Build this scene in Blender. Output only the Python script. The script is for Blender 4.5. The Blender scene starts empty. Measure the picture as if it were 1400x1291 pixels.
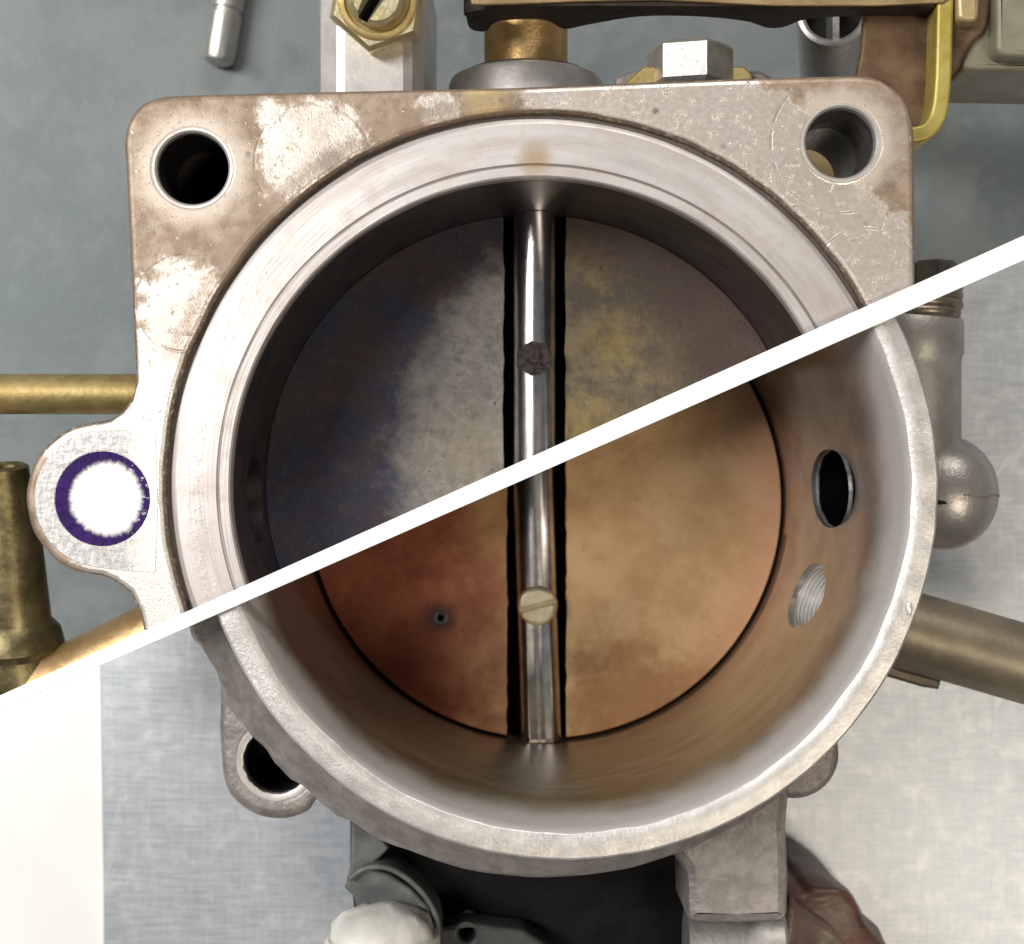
import bpy, bmesh, math, random
from mathutils import Vector, Matrix, noise as mnoise
random.seed(7)
PI = math.pi
# ------------------------------------------------------------------ scale: millimetres, 1 photo pixel at flange level
D = 160.0                 # camera height above the flange face, mm
K = 0.0774                # mm per photograph pixel at flange level
CX, CY = 700.0, 649.5     # foot of the camera axis in photograph pixels
ZB = -70.0                # bench sheet level

# ------------------------------------------------------------------ camera
sc = bpy.context.scene
cam_d = bpy.data.cameras.new('camera')
cam = bpy.data.objects.new('camera', cam_d)
sc.collection.objects.link(cam)
cam.location = (0, 0, D / 1000)
cam_d.sensor_fit = 'HORIZONTAL'
cam_d.sensor_width = 36
cam_d.lens = 36 * D / (1400 * K)
cam_d.shift_y = 4.0 / 1400
cam_d.clip_start = 0.005
cam_d.clip_end = 20
cam_d.dof.use_dof = True
cam_d.dof.focus_distance = (D + 4) / 1000
cam_d.dof.aperture_fstop = 42
sc.camera = cam
# ------------------------------------------------------------------ world + lamps
w = bpy.data.worlds.new('World'); sc.world = w; w.use_nodes = True
bg = w.node_tree.nodes['Background']
bg.inputs[0].default_value = (0.95, 0.97, 1.0, 1)
bg.inputs[1].default_value = 0.10

def lamp(name, loc, target, sx, sy, power, col, spin=0):
    l = bpy.data.lights.new(name, 'AREA'); l.shape = 'RECTANGLE'
    l.size = sx / 1000; l.size_y = sy / 1000; l.energy = power; l.color = col
    o = bpy.data.objects.new(name, l); sc.collection.objects.link(o)
    o.location = Vector(loc) / 1000
    d = Vector(target) - Vector(loc)
    o.rotation_euler = d.to_track_quat('-Z', 'Y').to_euler()
    return o
lamp('window_lamp', (-430, 180, 560), (0, 0, -10), 130, 520, 5.6, (1.0, 0.98, 0.95))
lamp('ceiling_lamp', (330, -300, 760), (20, -10, -30), 230, 230, 2.35, (1.0, 0.88, 0.70))
lamp('bench_lamp', (170, 640, 520), (0, -20, -20), 420, 110, 3.0, (1.0, 0.96, 0.90))

sc.view_settings.view_transform = 'Standard'
sc.view_settings.look = 'None'
sc.view_settings.gamma = 1
sc.view_settings.exposure = 0.0
sc.view_settings.use_curve_mapping = False
sc.cycles.max_bounces = 5
sc.cycles.diffuse_bounces = 3
sc.cycles.glossy_bounces = 4
sc.cycles.use_adaptive_sampling = True
sc.cycles.adaptive_threshold = 0.02
sc.cycles.use_denoising = True

# ================================================================== helpers
col = sc.collection
def U(px, py, z=0.0):
    s = (D - z) / D
    return Vector(((px - CX) * K * s, (CY - py) * K * s, z))
def sp(p, z=0.0):          # pixel length -> mm at depth z
    return p * K * (D - z) / D
TH = math.atan(0.4437)
SEAM_N = Vector((-math.sin(TH), math.cos(TH), 0))
def nz(v, s, seed=0.0):
    return mnoise.noise(Vector((v[0] * s + seed, v[1] * s - seed, v[2] * s + 2 * seed)))

def cut(bm, half):
    if half is None: return
    n = SEAM_N if half == 'U' else -SEAM_N
    dm = [v.co.dot(n) for v in bm.verts]
    if min(dm) > 0.06: return
    geom = bm.verts[:] + bm.edges[:] + bm.faces[:]
    r = bmesh.ops.bisect_plane(bm, geom=geom, dist=1e-5, plane_co=n * 0.06, plane_no=-n, clear_outer=True)
    ce = [e for e in r['geom_cut'] if isinstance(e, bmesh.types.BMEdge) and e.is_valid and e.is_boundary]
    if ce:
        try: bmesh.ops.triangle_fill(bm, use_beauty=True, use_dissolve=False, edges=ce, normal=-n)
        except Exception: pass

def finish(name, bm, mat, parent=None, half=None, angle=35, label=None, flat=True):
    bmesh.ops.remove_doubles(bm, verts=bm.verts[:], dist=1e-4)
    cut(bm, half)
    bmesh.ops.recalc_face_normals(bm, faces=bm.faces[:])
    for f in bm.faces: f.smooth = True
    a = math.radians(angle)
    for e in bm.edges:
        if len(e.link_faces) == 2:
            n0, n1_ = abs(e.link_faces[0].normal.z), abs(e.link_faces[1].normal.z)
            e.smooth = e.calc_face_angle(0) < a and (not flat or (n0 > .9995) == (n1_ > .9995))
    for v in bm.verts: v.co *= 0.001
    me = bpy.data.meshes.new(name)
    bm.to_mesh(me); bm.free()
    me.materials.append(mat)
    o = bpy.data.objects.new(name, me); col.objects.link(o)
    if parent: o.parent = parent
    if label: o['label'] = label
    return o
def empty(name, label, cat, group=None):
    o = bpy.data.objects.new(name, None); col.objects.link(o)
    o.empty_display_size = 0.01
    tag(o, label, cat, group); return o
def tag(o, label, cat, group=None):
    o['label'] = label; o['category'] = cat
    if group: o['group'] = group
    return o

def lathe(prof, c, seg=256, jit=None, closed=True):
    """prof: (r, z[, dx, dy]) in mm; closed profile = ring solid"""
    bm = bmesh.new(); rings = []
    for i, p in enumerate(prof):
        r, z = p[0], p[1]; dx, dy = (p[2], p[3]) if len(p) > 2 else (0, 0)
        ring = []
        for k in range(seg):
            a = 2 * PI * k / seg
            rr, zz = (r, z)
            if jit: rr, zz = jit(i, a, r, z)
            ring.append(bm.verts.new((c[0] + dx + rr * math.cos(a), c[1] + dy + rr * math.sin(a), zz)))
        rings.append(ring)
    n = len(prof)
    for i in range(n if closed else n - 1):
        A, B = rings[i], rings[(i + 1) % n]
        for k in range(seg):
            bm.faces.new((A[k], A[(k + 1) % seg], B[(k + 1) % seg], B[k]))
    return bm

def frame(d):
    d = Vector(d).normalized()
    u = d.cross(Vector((0, 0, 1)))
    if u.length < 1e-3: u = Vector((1, 0, 0))
    u.normalize(); return u, d.cross(u).normalized()

def turned(p0, p1, prof, seg=48, bm=None, rough=0, phase=0.0):
    """solid of revolution on axis p0->p1; prof: (t in mm or 0..1, radius)"""
    p0, p1 = Vector(p0), Vector(p1); d = p1 - p0; L = d.length; d.normalize(); u, v = frame(d)
    own = bm or bmesh.new(); rings = []
    for t, r in prof:
        rings.append([own.verts.new(p0 + d * L * t + (u * math.cos(2 * PI * k / seg + phase) + v * math.sin(2 * PI * k / seg + phase)) *
                      (r + rough * nz((k * .9, t * 40, r), .35))) for k in range(seg)])
    for A, B in zip(rings, rings[1:]):
        for k in range(seg): own.faces.new((A[k], A[(k + 1) % seg], B[(k + 1) % seg], B[k]))
    own.faces.new(rings[0]); own.faces.new(rings[-1])
    return own
def rod(p0, p1, r, seg=40, bev=0.3, **kw):
    L = (Vector(p1) - Vector(p0)).length; b = min(bev / L, .4)
    return turned(p0, p1, [(0, r - bev), (b, r), (1 - b, r), (1, r - bev)], seg, **kw)
def hexrod(p0, p1, R, bev=0.35, phase=0.0):
    L = (Vector(p1) - Vector(p0)).length; b = min(bev / L, .4)
    return turned(p0, p1, [(0, R - bev), (b, R), (1 - b, R), (1, R - bev)], 6, phase=phase)

def sweep(path, r, seg=14, rz=None):
    bm = bmesh.new(); rings = []; n = len(path); path = [Vector(p) for p in path]
    for i, p in enumerate(path):
        d = path[min(i + 1, n - 1)] - path[max(i - 1, 0)]; u, v = frame(d)
        rr = r(i / (n - 1)) if callable(r) else r
        rings.append([bm.verts.new(p + (u * math.cos(2 * PI * k / seg) + v * math.sin(2 * PI * k / seg)) * rr) for k in range(seg)])
    for A, B in zip(rings, rings[1:]):
        for k in range(seg): bm.faces.new((A[k], A[(k + 1) % seg], B[(k + 1) % seg], B[k]))
    bm.faces.new(rings[0]); bm.faces.new(rings[-1])
    return bm

def arc(c, r, a0, a1, n=24):   # pixel-space arc, angles in degrees, y up
    return [(c[0] + r * math.cos(math.radians(a0 + (a1 - a0) * i / n)), c[1] - r * math.sin(math.radians(a0 + (a1 - a0) * i / n))) for i in range(n + 1)]
def circ(c, r, n=64): return arc(c, r, 0, 360 - 360 / n, n - 1)
def catmull(pts, n=6, closed=True):
    out = []; m = len(pts)
    for i in range(m if closed else m - 1):
        p = [Vector(pts[(i + j - 1) % m] if closed else pts[max(0, min(m - 1, i + j - 1))]) for j in range(4)]
        for k in range(n):
            t = k / n
            out.append(tuple(.5 * ((2 * p[1]) + (-p[0] + p[2]) * t + (2 * p[0] - 5 * p[1] + 4 * p[2] - p[3]) * t * t + (-p[0] + 3 * p[1] - 3 * p[2] + p[3]) * t ** 3)))
    return out
def corners(pts, n=6):         # (x, y, radius) rounded polygon in pixel space
    out = []; m = len(pts)
    for i in range(m):
        P = Vector(pts[i][:2]); r = pts[i][2] if len(pts[i]) > 2 else 0
        A = (Vector(pts[i - 1][:2]) - P).normalized(); B = (Vector(pts[(i + 1) % m][:2]) - P).normalized()
        if r <= 0: out.append(tuple(P)); continue
        ang = A.angle(B); t = r / math.tan(ang / 2)
        s, e = P + A * t, P + B * t
        for k in range(n + 1):
            f = k / n; out.append(tuple(s * (1 - f) ** 2 + P * 2 * f * (1 - f) + e * f * f))
    return out

def slab(loops, z, th, bev=0.4, res=2, wob=0.0):
    """flat plate with holes from pixel outlines seen at depth z (top face), th mm thick"""
    c = bpy.data.curves.new('tmp', 'CURVE'); c.dimensions = '2D'; c.fill_mode = 'BOTH'
    c.extrude = max(th / 2 - bev, 0.001); c.bevel_depth = bev; c.bevel_resolution = res; c.offset = -bev
    for lp in loops:
        s = c.splines.new('POLY'); s.points.add(len(lp) - 1)
        for q, p in zip(s.points, lp):
            a = U(p[0], p[1], z)
            if wob: a += Vector((nz(a, .35, 3), nz(a, .35, 9), 0)) * wob
            q.co = (a.x, a.y, 0, 1)
        s.use_cyclic_u = True
    o = bpy.data.objects.new('tmp', c); col.objects.link(o)
    dg = bpy.context.evaluated_depsgraph_get()
    me = bpy.data.meshes.new_from_object(o.evaluated_get(dg))
    bm = bmesh.new(); bm.from_mesh(me)
    bpy.data.objects.remove(o); bpy.data.curves.remove(c); bpy.data.meshes.remove(me)
    for v in bm.verts: v.co.z += z - th / 2
    bmesh.ops.remove_doubles(bm, verts=bm.verts[:], dist=1e-3)
    return bm

def boolean(bm, cutters):
    """difference with exact solver, everything in mm"""
    def mk(b):
        bmesh.ops.recalc_face_normals(b, faces=b.faces[:])
        me = bpy.data.meshes.new('tmp'); b.to_mesh(me); b.free()
        o = bpy.data.objects.new('tmp', me); col.objects.link(o); return o
    base = mk(bm); cs = [mk(c) for c in cutters]
    for c in cs:
        m = base.modifiers.new('b', 'BOOLEAN'); m.operation = 'DIFFERENCE'; m.object = c; m.solver = 'EXACT'
    dg = bpy.context.evaluated_depsgraph_get()
    me = bpy.data.meshes.new_from_object(base.evaluated_get(dg))
    out = bmesh.new(); out.from_mesh(me)
    for o in [base] + cs:
        d = o.data; bpy.data.objects.remove(o); bpy.data.meshes.remove(d)
    bpy.data.meshes.remove(me)
    return out

def prism_y(prof, y0, y1, bev=0.0):
    """prof: list of (x, z) mm, extruded along y"""
    bm = bmesh.new()
    A = [bm.verts.new((x, y0, z)) for x, z in prof]; B = [bm.verts.new((x, y1, z)) for x, z in prof]
    n = len(prof)
    for i in range(n): bm.faces.new((A[i], A[(i + 1) % n], B[(i + 1) % n], B[i]))
    bm.faces.new(A); bm.faces.new(B)
    bmesh.ops.recalc_face_normals(bm, faces=bm.faces[:])
    if bev: bmesh.ops.bevel(bm, geom=[e for e in bm.edges if e.calc_face_angle(0) > .5], offset=bev, segments=2, affect='EDGES', profile=.6)
    return bm

def ball(c, r, sz=(1, 1, 1), sub=4):
    bm = bmesh.new(); bmesh.ops.create_icosphere(bm, subdivisions=sub, radius=r)
    for v in bm.verts: v.co = Vector((v.co.x * sz[0], v.co.y * sz[1], v.co.z * sz[2])) + Vector(c)
    return bm

# ================================================================== materials
class Mat:
    def __init__(s, name):
        s.m = bpy.data.materials.new(name); s.m.use_nodes = True
        s.t = s.m.node_tree; s.b = s.t.nodes['Principled BSDF']
        tc = s.n('ShaderNodeTexCoord'); v = s.n('ShaderNodeVectorMath'); v.operation = 'SCALE'; v.inputs['Scale'].default_value = 1000
        s.l(tc.outputs['Object'], v.inputs[0]); s.P = v.outputs[0]
        g = s.n('ShaderNodeNewGeometry'); s.geo = g
    def n(s, t): return s.t.nodes.new(t)
    def l(s, a, b): s.t.links.new(a, b)
    def put(s, sock, v):
        if isinstance(v, bpy.types.NodeSocket): s.l(v, sock)
        elif isinstance(v, tuple) and sock.type == 'RGBA': sock.default_value = v if len(v) == 4 else (*v, 1)
        else: sock.default_value = v
    def math(s, op, a, b=0.0, c=0.0, clamp=False):
        m = s.n('ShaderNodeMath'); m.operation = op; m.use_clamp = clamp
        for i, v in enumerate((a, b, c)): s.put(m.inputs[i], v)
        return m.outputs[0]
    def mul(s, a, b): return s.math('MULTIPLY', a, b)
    def add(s, a, b): return s.math('ADD', a, b)
    def mx(s, a, b): return s.math('MAXIMUM', a, b)
    def inv(s, a): return s.math('SUBTRACT', 1.0, a)
    def noise(s, scale, detail=4, rough=.55, vec=None, dist=0.0, w=None):
        t = s.n('ShaderNodeTexNoise'); t.inputs['Scale'].default_value = scale
        t.inputs['Detail'].default_value = detail; t.inputs['Roughness'].default_value = rough; t.inputs['Distortion'].default_value = dist
        if w is not None: t.noise_dimensions = '4D'; t.inputs['W'].default_value = w
        s.l(vec or s.P, t.inputs['Vector']); return t.outputs[0]
    def vor(s, scale, vec=None, out=0):
        t = s.n('ShaderNodeTexVoronoi'); t.inputs['Scale'].default_value = scale; s.l(vec or s.P, t.inputs['Vector']); return t.outputs[out]
    def ss(s, x, lo, hi, a=0.0, b=1.0):
        m = s.n('ShaderNodeMapRange'); m.interpolation_type = 'SMOOTHSTEP'; m.clamp = True
        if lo > hi: lo, hi, a, b = hi, lo, b, a
        s.put(m.inputs[0], x)
        for i, v in zip((1, 2, 3, 4), (lo, hi, a, b)): m.inputs[i].default_value = v
        return m.outputs[0]
    def mix(s, f, a, b):
        m = s.n('ShaderNodeMix'); m.data_type = 'RGBA'
        s.put(m.inputs[0], f); s.put(m.inputs[6], a); s.put(m.inputs[7], b); return m.outputs[2]
    def fmix(s, f, a, b):
        m = s.n('ShaderNodeMix'); m.data_type = 'FLOAT'
        s.put(m.inputs[0], f); s.put(m.inputs[2], a); s.put(m.inputs[3], b); return m.outputs[0]
    def dist(s, c, vec=None, flat=True):
        v = s.n('ShaderNodeVectorMath'); v.operation = 'SUBTRACT'; s.l(vec or s.P, v.inputs[0]); v.inputs[1].default_value = tuple(c)
        src = v.outputs[0]
        if flat:
            m = s.n('ShaderNodeVectorMath'); m.operation = 'MULTIPLY'; s.l(src, m.inputs[0]); m.inputs[1].default_value = (1, 1, 0); src = m.outputs[0]
        q = s.n('ShaderNodeVectorMath'); q.operation = 'LENGTH'; s.l(src, q.inputs[0]); return q.outputs['Value']
    def disc(s, px, py, r, soft=6, z=0.0, warp=None, amp=20):
        """1 inside a pixel disc whose edge wanders with the warp noise"""
        d = s.dist(U(px, py, z))
        if warp is not None: d = s.add(d, s.mul(s.math('SUBTRACT', warp, .5), sp(amp, z)))
        return s.ss(d, sp(r + soft, z), sp(r - soft, z))
    def xyz(s, vec=None):
        q = s.n('ShaderNodeSeparateXYZ'); s.l(vec or s.P, q.inputs[0]); return q.outputs
    def comb(s, x, y, z=0.0):
        q = s.n('ShaderNodeCombineXYZ')
        for i, v in enumerate((x, y, z)): s.put(q.inputs[i], v)
        return q.outputs[0]
    def polar(s, c):
        v = s.n('ShaderNodeVectorMath'); v.operation = 'SUBTRACT'; s.l(s.P, v.inputs[0]); v.inputs[1].default_value = tuple(c)
        X = s.xyz(v.outputs[0]); return s.dist(c), s.math('ARCTAN2', X[1], X[0])
    def pvec(s, c, kr, ka, kz=0.0):
        """seamless ring coordinates: stretched along the circumference"""
        r, a = s.polar(c); Z = s.xyz()[2]
        return s.comb(s.add(s.mul(r, kr), s.mul(Z, kz)), s.mul(s.math('SINE', a), ka), s.mul(s.math('COSINE', a), ka))
    def out(s, color, rough=.45, metal=0.0, bump=None, bd=0.1, **kw):
        s.put(s.b.inputs['Base Color'], color); s.put(s.b.inputs['Roughness'], rough); s.put(s.b.inputs['Metallic'], metal)
        if bump is not None:
            q = s.n('ShaderNodeBump'); q.inputs['Strength'].default_value = 1.0; q.inputs['Distance'].default_value = bd / 1000
            s.l(bump, q.inputs['Height']); s.l(q.outputs[0], s.b.inputs['Normal'])
        for k, v in kw.items(): s.put(s.b.inputs[k.replace('_', ' ')], v)
        return s.m

def simple(name, c1, c2, scale, rough=(.35, .55), metal=.8, bump=.05, bscale=2.0, spots=None, **kw):
    m = Mat(name); a = m.noise(scale, 5, .6); b = m.noise(bscale, 4, .6)
    c = m.mix(m.ss(a, .32, .68), c1, c2)
    if spots: c = m.mix(m.ss(m.noise(scale * 2.3, 6, .7, w=4.0), .60, .72), c, spots)
    return m.out(c, m.fmix(b, rough[0], rough[1]), metal, m.add(b, m.mul(a, .6)), bump, **kw)

CU = U(735, 663)           # upper bore centre
CL = U(775, 668)           # lower rim centre
SHX, SHY = 0.027, 0.046    # lean of the lower bore axis
HU, HL = -22.6, -48.7      # throttle plate levels

# --- upper flange
def mat_flange():
    m = Mat('stained_cast_flange')
    wv = m.noise(.55, 6, .65); w2 = m.noise(1.7, 5, .65); fine = m.noise(5.0, 4, .6)
    clean = None
    for p in ((428, 212, 74), (372, 160, 20), (250, 418, 62), (240, 500, 70), (905, 190, 140), (1010, 250, 140), (820, 160, 70), (1130, 330, 90), (1240, 400, 70), (1000, 120, 45), (1090, 330, 70), (1190, 385, 80), (1215, 330, 40),
              (205, 640, 140), (210, 800, 110), (780, 130, 70), (480, 260, 40), (600, 150, 26)):
        d = m.disc(p[0], p[1], p[2], 11, 0, wv, 95)
        clean = d if clean is None else m.mx(clean, d)
    flakes = m.ss(w2, .60, .66)
    clean = m.mx(clean, m.mul(flakes, .75))
    clean = m.mul(m.mul(clean, m.ss(m.noise(.9, 5, .75, w=2.0), .30, .44)), m.fmix(m.ss(m.noise(.28, 4, .6, w=9.0), .35, .65), .68, 1.0))
    base = m.mix(m.ss(w2, .3, .7), (.59, .525, .47), (.72, .665, .61))
    brown = m.mix(m.ss(m.noise(.42, 5, .6, w=7.0), .35, .65), (.225, .16, .11), (.37, .29, .22))
    col_ = m.mix(clean, brown, base)
    # pale washed halo around the bolt holes
    for (x, y) in ((263, 230), (1150, 195)):
        d = m.dist(U(x, y)); d = m.add(d, m.mul(m.math('SUBTRACT', wv, .5), 2.4))
        halo = m.ss(d, sp(92), sp(56)); col_ = m.mix(m.mul(halo, .8), col_, (.60, .525, .45))
    # casting (ejector) circles: thin dark outline
    ring = None
    for (x, y, r) in ((428, 222, 80), (252, 415, 66), (1185, 390, 78), (1150, 195, 96)):
        d = m.math('ABSOLUTE', m.math('SUBTRACT', m.dist(U(x, y)), sp(r)))
        q = m.ss(d, .22, .04); ring = q if ring is None else m.mx(ring, q)
    ring = m.mul(ring, m.ss(m.noise(.6, 3, .5, w=11.0), .42, .56))
    col_ = m.mix(m.mul(ring, .35), col_, (.24, .20, .17))
    # yellow varnish near the top edge, dark pits
    col_ = m.mix(m.mul(m.disc(665, 140, 26, 14, 0, wv, 60), .7), col_, (.55, .40, .17))
    pits = m.mul(m.ss(m.vor(.33), .16, .07), m.ss(m.noise(.3, 2, .5, w=3.0), .45, .55))
    col_ = m.mix(m.mul(pits, .75), col_, (.16, .13, .12))
    col_ = m.mix(m.mul(m.disc(450, 222, 15, 12, 0, wv, 40), .75), col_, (.22, .19, .18))
    col_ = m.mix(m.mul(m.ss(m.noise(1.1, 7, .8, w=5.0), .64, .72), .6), col_, (.22, .175, .14))
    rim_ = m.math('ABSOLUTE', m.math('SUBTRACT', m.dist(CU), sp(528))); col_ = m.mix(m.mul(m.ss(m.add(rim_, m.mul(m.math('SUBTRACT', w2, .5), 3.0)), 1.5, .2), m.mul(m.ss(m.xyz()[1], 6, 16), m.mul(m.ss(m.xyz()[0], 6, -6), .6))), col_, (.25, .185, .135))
    col_ = m.mix(m.mul(m.mul(m.mx(m.disc(200, 620, 120, 30, 0, wv, 60), m.disc(215, 800, 90, 30, 0, wv, 60)), m.ss(w2, .28, .42)), .85), col_, (.74, .70, .655))  # pale discs paint the glare of the light on the left strip
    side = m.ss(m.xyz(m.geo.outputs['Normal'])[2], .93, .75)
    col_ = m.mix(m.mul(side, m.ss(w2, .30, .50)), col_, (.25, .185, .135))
    h = m.add(m.mul(clean, -.5), m.add(m.mul(fine, .30), m.mul(ring, -.3)))
    return m.out(col_, m.fmix(clean, .48, .34), m.fmix(clean, .40, .66), h, .09)
MF = mat_flange()

def mat_edge():
    m = Mat('brown_casting_side'); a = m.noise(.7, 6, .7); b = m.noise(3, 4, .6)
    return m.out(m.mix(m.ss(a, .35, .65), (.30, .235, .185), (.50, .43, .37)), .6, .35, m.add(a, b), .12)
ME = mat_edge()

def mat_ring():
    m = Mat('turned_aluminium_ring')
    st = m.noise(1.0, 4, .6, m.pvec(CU, 3.2, 5)); st2 = m.noise(1.0, 3, .5, m.pvec(CU, .5, 2.6)); bl = m.noise(.35, 5, .6)
    c = m.mix(m.ss(st2, .3, .7), (.53, .485, .46), (.65, .615, .595))
    c = m.mix(m.mul(m.ss(st, .55, .75), .35), c, (.42, .37, .34))
    c = m.mix(m.mul(m.ss(bl, .48, .70), .5), c, (.44, .375, .325))
    # band of tarnished grain on the left third of the land
    r, a = m.polar(CU)
    grain = m.mul(m.mul(m.ss(r, sp(452), sp(464)), m.ss(r, sp(486), sp(474))), m.mul(m.ss(m.noise(1.6, 4, .7), .48, .66), m.ss(m.xyz()[0], CU.x - 22, CU.x - 34)))
    c = m.mix(m.mul(grain, .4), c, (.45, .40, .37))
    sc_ = m.mul(m.ss(m.math('ABSOLUTE', m.math('SUBTRACT', r, sp(438))), .16, .06), m.ss(st2, .2, .5))
    c = m.mix(m.mul(sc_, .75), c, (.16, .13, .12))
    c = m.mix(m.mul(m.disc(733, 218, 20, 12, 0, bl, 30), .75), c, (.36, .26, .14))
    pit = m.ss(m.vor(1.2), .13, .06)
    c = m.mix(m.mul(pit, .4), c, (.25, .22, .2))
    h = m.add(m.mul(st, .8), m.mul(grain, .35))
    return m.out(c, m.fmix(bl, .36, .52), .65, h, .035)
MR = mat_ring()

def mat_groove():
    m = Mat('dark_groove'); a = m.noise(1.0, 5, .6)
    return m.out(m.mix(a, (.07, .058, .052), (.15, .13, .12)), .6, .3, a, .05)
MG = mat_groove()

def mat_bore_u():
    m = Mat('sooty_bore_wall'); st = m.noise(1.0, 4, .6, m.pvec(CU, 0, 4, .9)); bl = m.noise(.25, 5, .6)
    c = m.mix(m.ss(bl, .3, .7), (.075, .068, .072), (.145, .128, .122))
    c = m.mix(m.mul(m.ss(st, .5, .75), .5), c, (.035, .033, .04))
    return m.out(c, m.fmix(st, .30, .46), .85, st, .02)
MBU = mat_bore_u()

def mat_plate_u():
    z = HU; m = Mat('sooty_throttle_plate')
    a = m.noise(.30, 6, .65); b = m.noise(1.0, 6, .7); f = m.noise(4.0, 5, .7); X = m.xyz()
    left = m.ss(m.add(X[0], m.mul(m.math('SUBTRACT', a, .5), 6)), U(735, 0, z).x + 1, U(735, 0, z).x - 1)
    grey = m.mix(m.ss(b, .3, .7), (.17, .156, .148), (.30, .28, .262))
    tan = m.mix(m.ss(a, .35, .65), (.10, .082, .062), (.215, .165, .095))
    c = m.mix(left, tan, grey)
    c = m.mix(m.mul(m.disc(640, 610, 60, 60, z, b, 160), .5), c, (.24, .20, .13))
    c = m.mix(m.mul(m.disc(838, 470, 22, 34, z, b, 130), .55), c, (.32, .23, .06))
    c = m.mix(m.mul(m.disc(800, 590, 36, 44, z, b, 140), .55), c, (.32, .235, .06))
    c = m.mix(m.mul(m.disc(815, 368, 14, 16, z, b, 70), .5), c, (.24, .19, .08))
    # blue-black and brown left crescent: sooty plus painted wall shadow, dark rim on the right
    warp = m.add(m.mul(a, .6), m.mul(b, .4))
    s1 = m.inv(m.disc(905, 640, 358, 36, z, warp, 220))
    soot_shade = m.mix(m.ss(m.noise(.16, 5, .65, w=2.0), .38, .62), (.022, .026, .060), (.046, .030, .034))
    soot_shade = m.mix(m.mul(m.ss(b, .55, .72), .5), soot_shade, (.085, .08, .10))
    c = m.mix(m.mul(s1, .93), c, soot_shade)
    s2 = m.inv(m.disc(640, 620, 312, 50, z, warp, 240))
    c = m.mix(m.mul(m.mul(s2, m.inv(left)), .9), c, (.075, .05, .04))
    c = m.mix(m.mul(m.ss(m.noise(.5, 6, .7, w=8.0), .50, .68), .45), c, (.075, .068, .066))
    sp1 = m.ss(f, .70, .76); sp2 = m.mul(m.ss(m.vor(.55), .17, .07), m.ss(b, .50, .58))
    c = m.mix(m.mul(m.mx(sp1, sp2), .8), c, (.045, .04, .04))
    c = m.mix(m.mul(m.disc(880, 350, 60, 30, z, b, 150), m.mul(m.ss(f, .52, .62), .8)), c, (.05, .05, .055))
    h = m.add(m.mul(b, .5), m.mul(f, .4))
    return m.out(c, m.fmix(b, .42, .62), .35, h, .16, Specular_IOR_Level=.35)
MPU = mat_plate_u()

def mat_shaft(name, tint):
    m = Mat(name); a = m.noise(.6, 5, .6); X = m.xyz()
    v = m.comb(m.mul(X[0], 7), m.mul(X[1], .12), m.mul(X[2], 7)); st = m.noise(1.0, 3, .6, v)
    c = m.mix(m.ss(a, .35, .7), tint, tuple(q * .72 for q in tint))
    c = m.mix(m.mul(m.ss(st, .55, .75), .3), c, (.25, .2, .19))
    return m.out(c, m.fmix(st, .14, .28), 1.0, st, .012)
MSU = mat_shaft('polished_steel_shaft', (.80, .77, .78))
MSL = mat_shaft('polished_steel_shaft_flat', (.78, .74, .70))

def mat_plate_l():
    z = HL; m = Mat('varnished_copper_plate')
    a = m.noise(.16, 5, .6); b = m.noise(.7, 5, .65); f = m.noise(3.5, 5, .7); X = m.xyz()
    red = m.mix(m.ss(a, .35, .65), (.205, .046, .018), (.29, .085, .033))
    tan = m.mix(m.ss(a, .35, .65), (.52, .315, .145), (.64, .415, .215))
    g = m.ss(m.add(X[0], m.mul(m.math('SUBTRACT', a, .5), 16)), U(590, 0, z).x, U(790, 0, z).x)
    c = m.mix(g, red, tan)
    c = m.mix(m.mul(m.disc(690, 700, 40, 40, z, a, 120), .6), c, (.36, .20, .07))
    c = m.mix(m.mul(m.inv(m.disc(690, 690, 340, 40, z, a, 80)), m.mul(g, .8)), c, (.68, .37, .22))
    c = m.mix(m.mul(m.disc(860, 950, 75, 40, z, a, 150), .75), c, (.34, .155, .055))
    c = m.mix(m.mul(m.disc(800, 905, 22, 18, z, b, 60), .6), c, (.22, .10, .04))
    ring = m.disc(602, 845, 19, 17, z, b, 22)
    c = m.mix(m.mul(ring, .9), c, (.03, .016, .013))
    c = m.mix(m.mul(m.ss(f, .66, .74), .5), c, (.16, .07, .035))
    sp2 = m.mul(m.mul(m.ss(m.vor(.5), .12, .05), m.ss(b, .52, .60)), .6); c = m.mix(sp2, c, (.12, .05, .03))
    return m.out(c, m.fmix(b, .34, .5), .35, m.add(b, m.mul(f, .4)), .06)
MPL = mat_plate_l()

def mat_rim_l():
    m = Mat('bare_aluminium_rim'); a = m.noise(.5, 5, .6); f = m.noise(2.2, 6, .7); st = m.noise(1.0, 4, .6, m.pvec(CL, 1.2, 8))
    c = m.mix(m.ss(a, .3, .7), (.52, .495, .475), (.66, .64, .615))
    c = m.mix(m.mul(m.ss(st, .58, .75), .35), c, (.45, .42, .4))
    c = m.mix(m.mul(m.ss(f, .63, .74), .55), c, (.40, .37, .36))
    return m.out(c, m.fmix(f, .30, .48), .72, m.add(f, m.mul(st, .5)), .05)
MRL = mat_rim_l()

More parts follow.
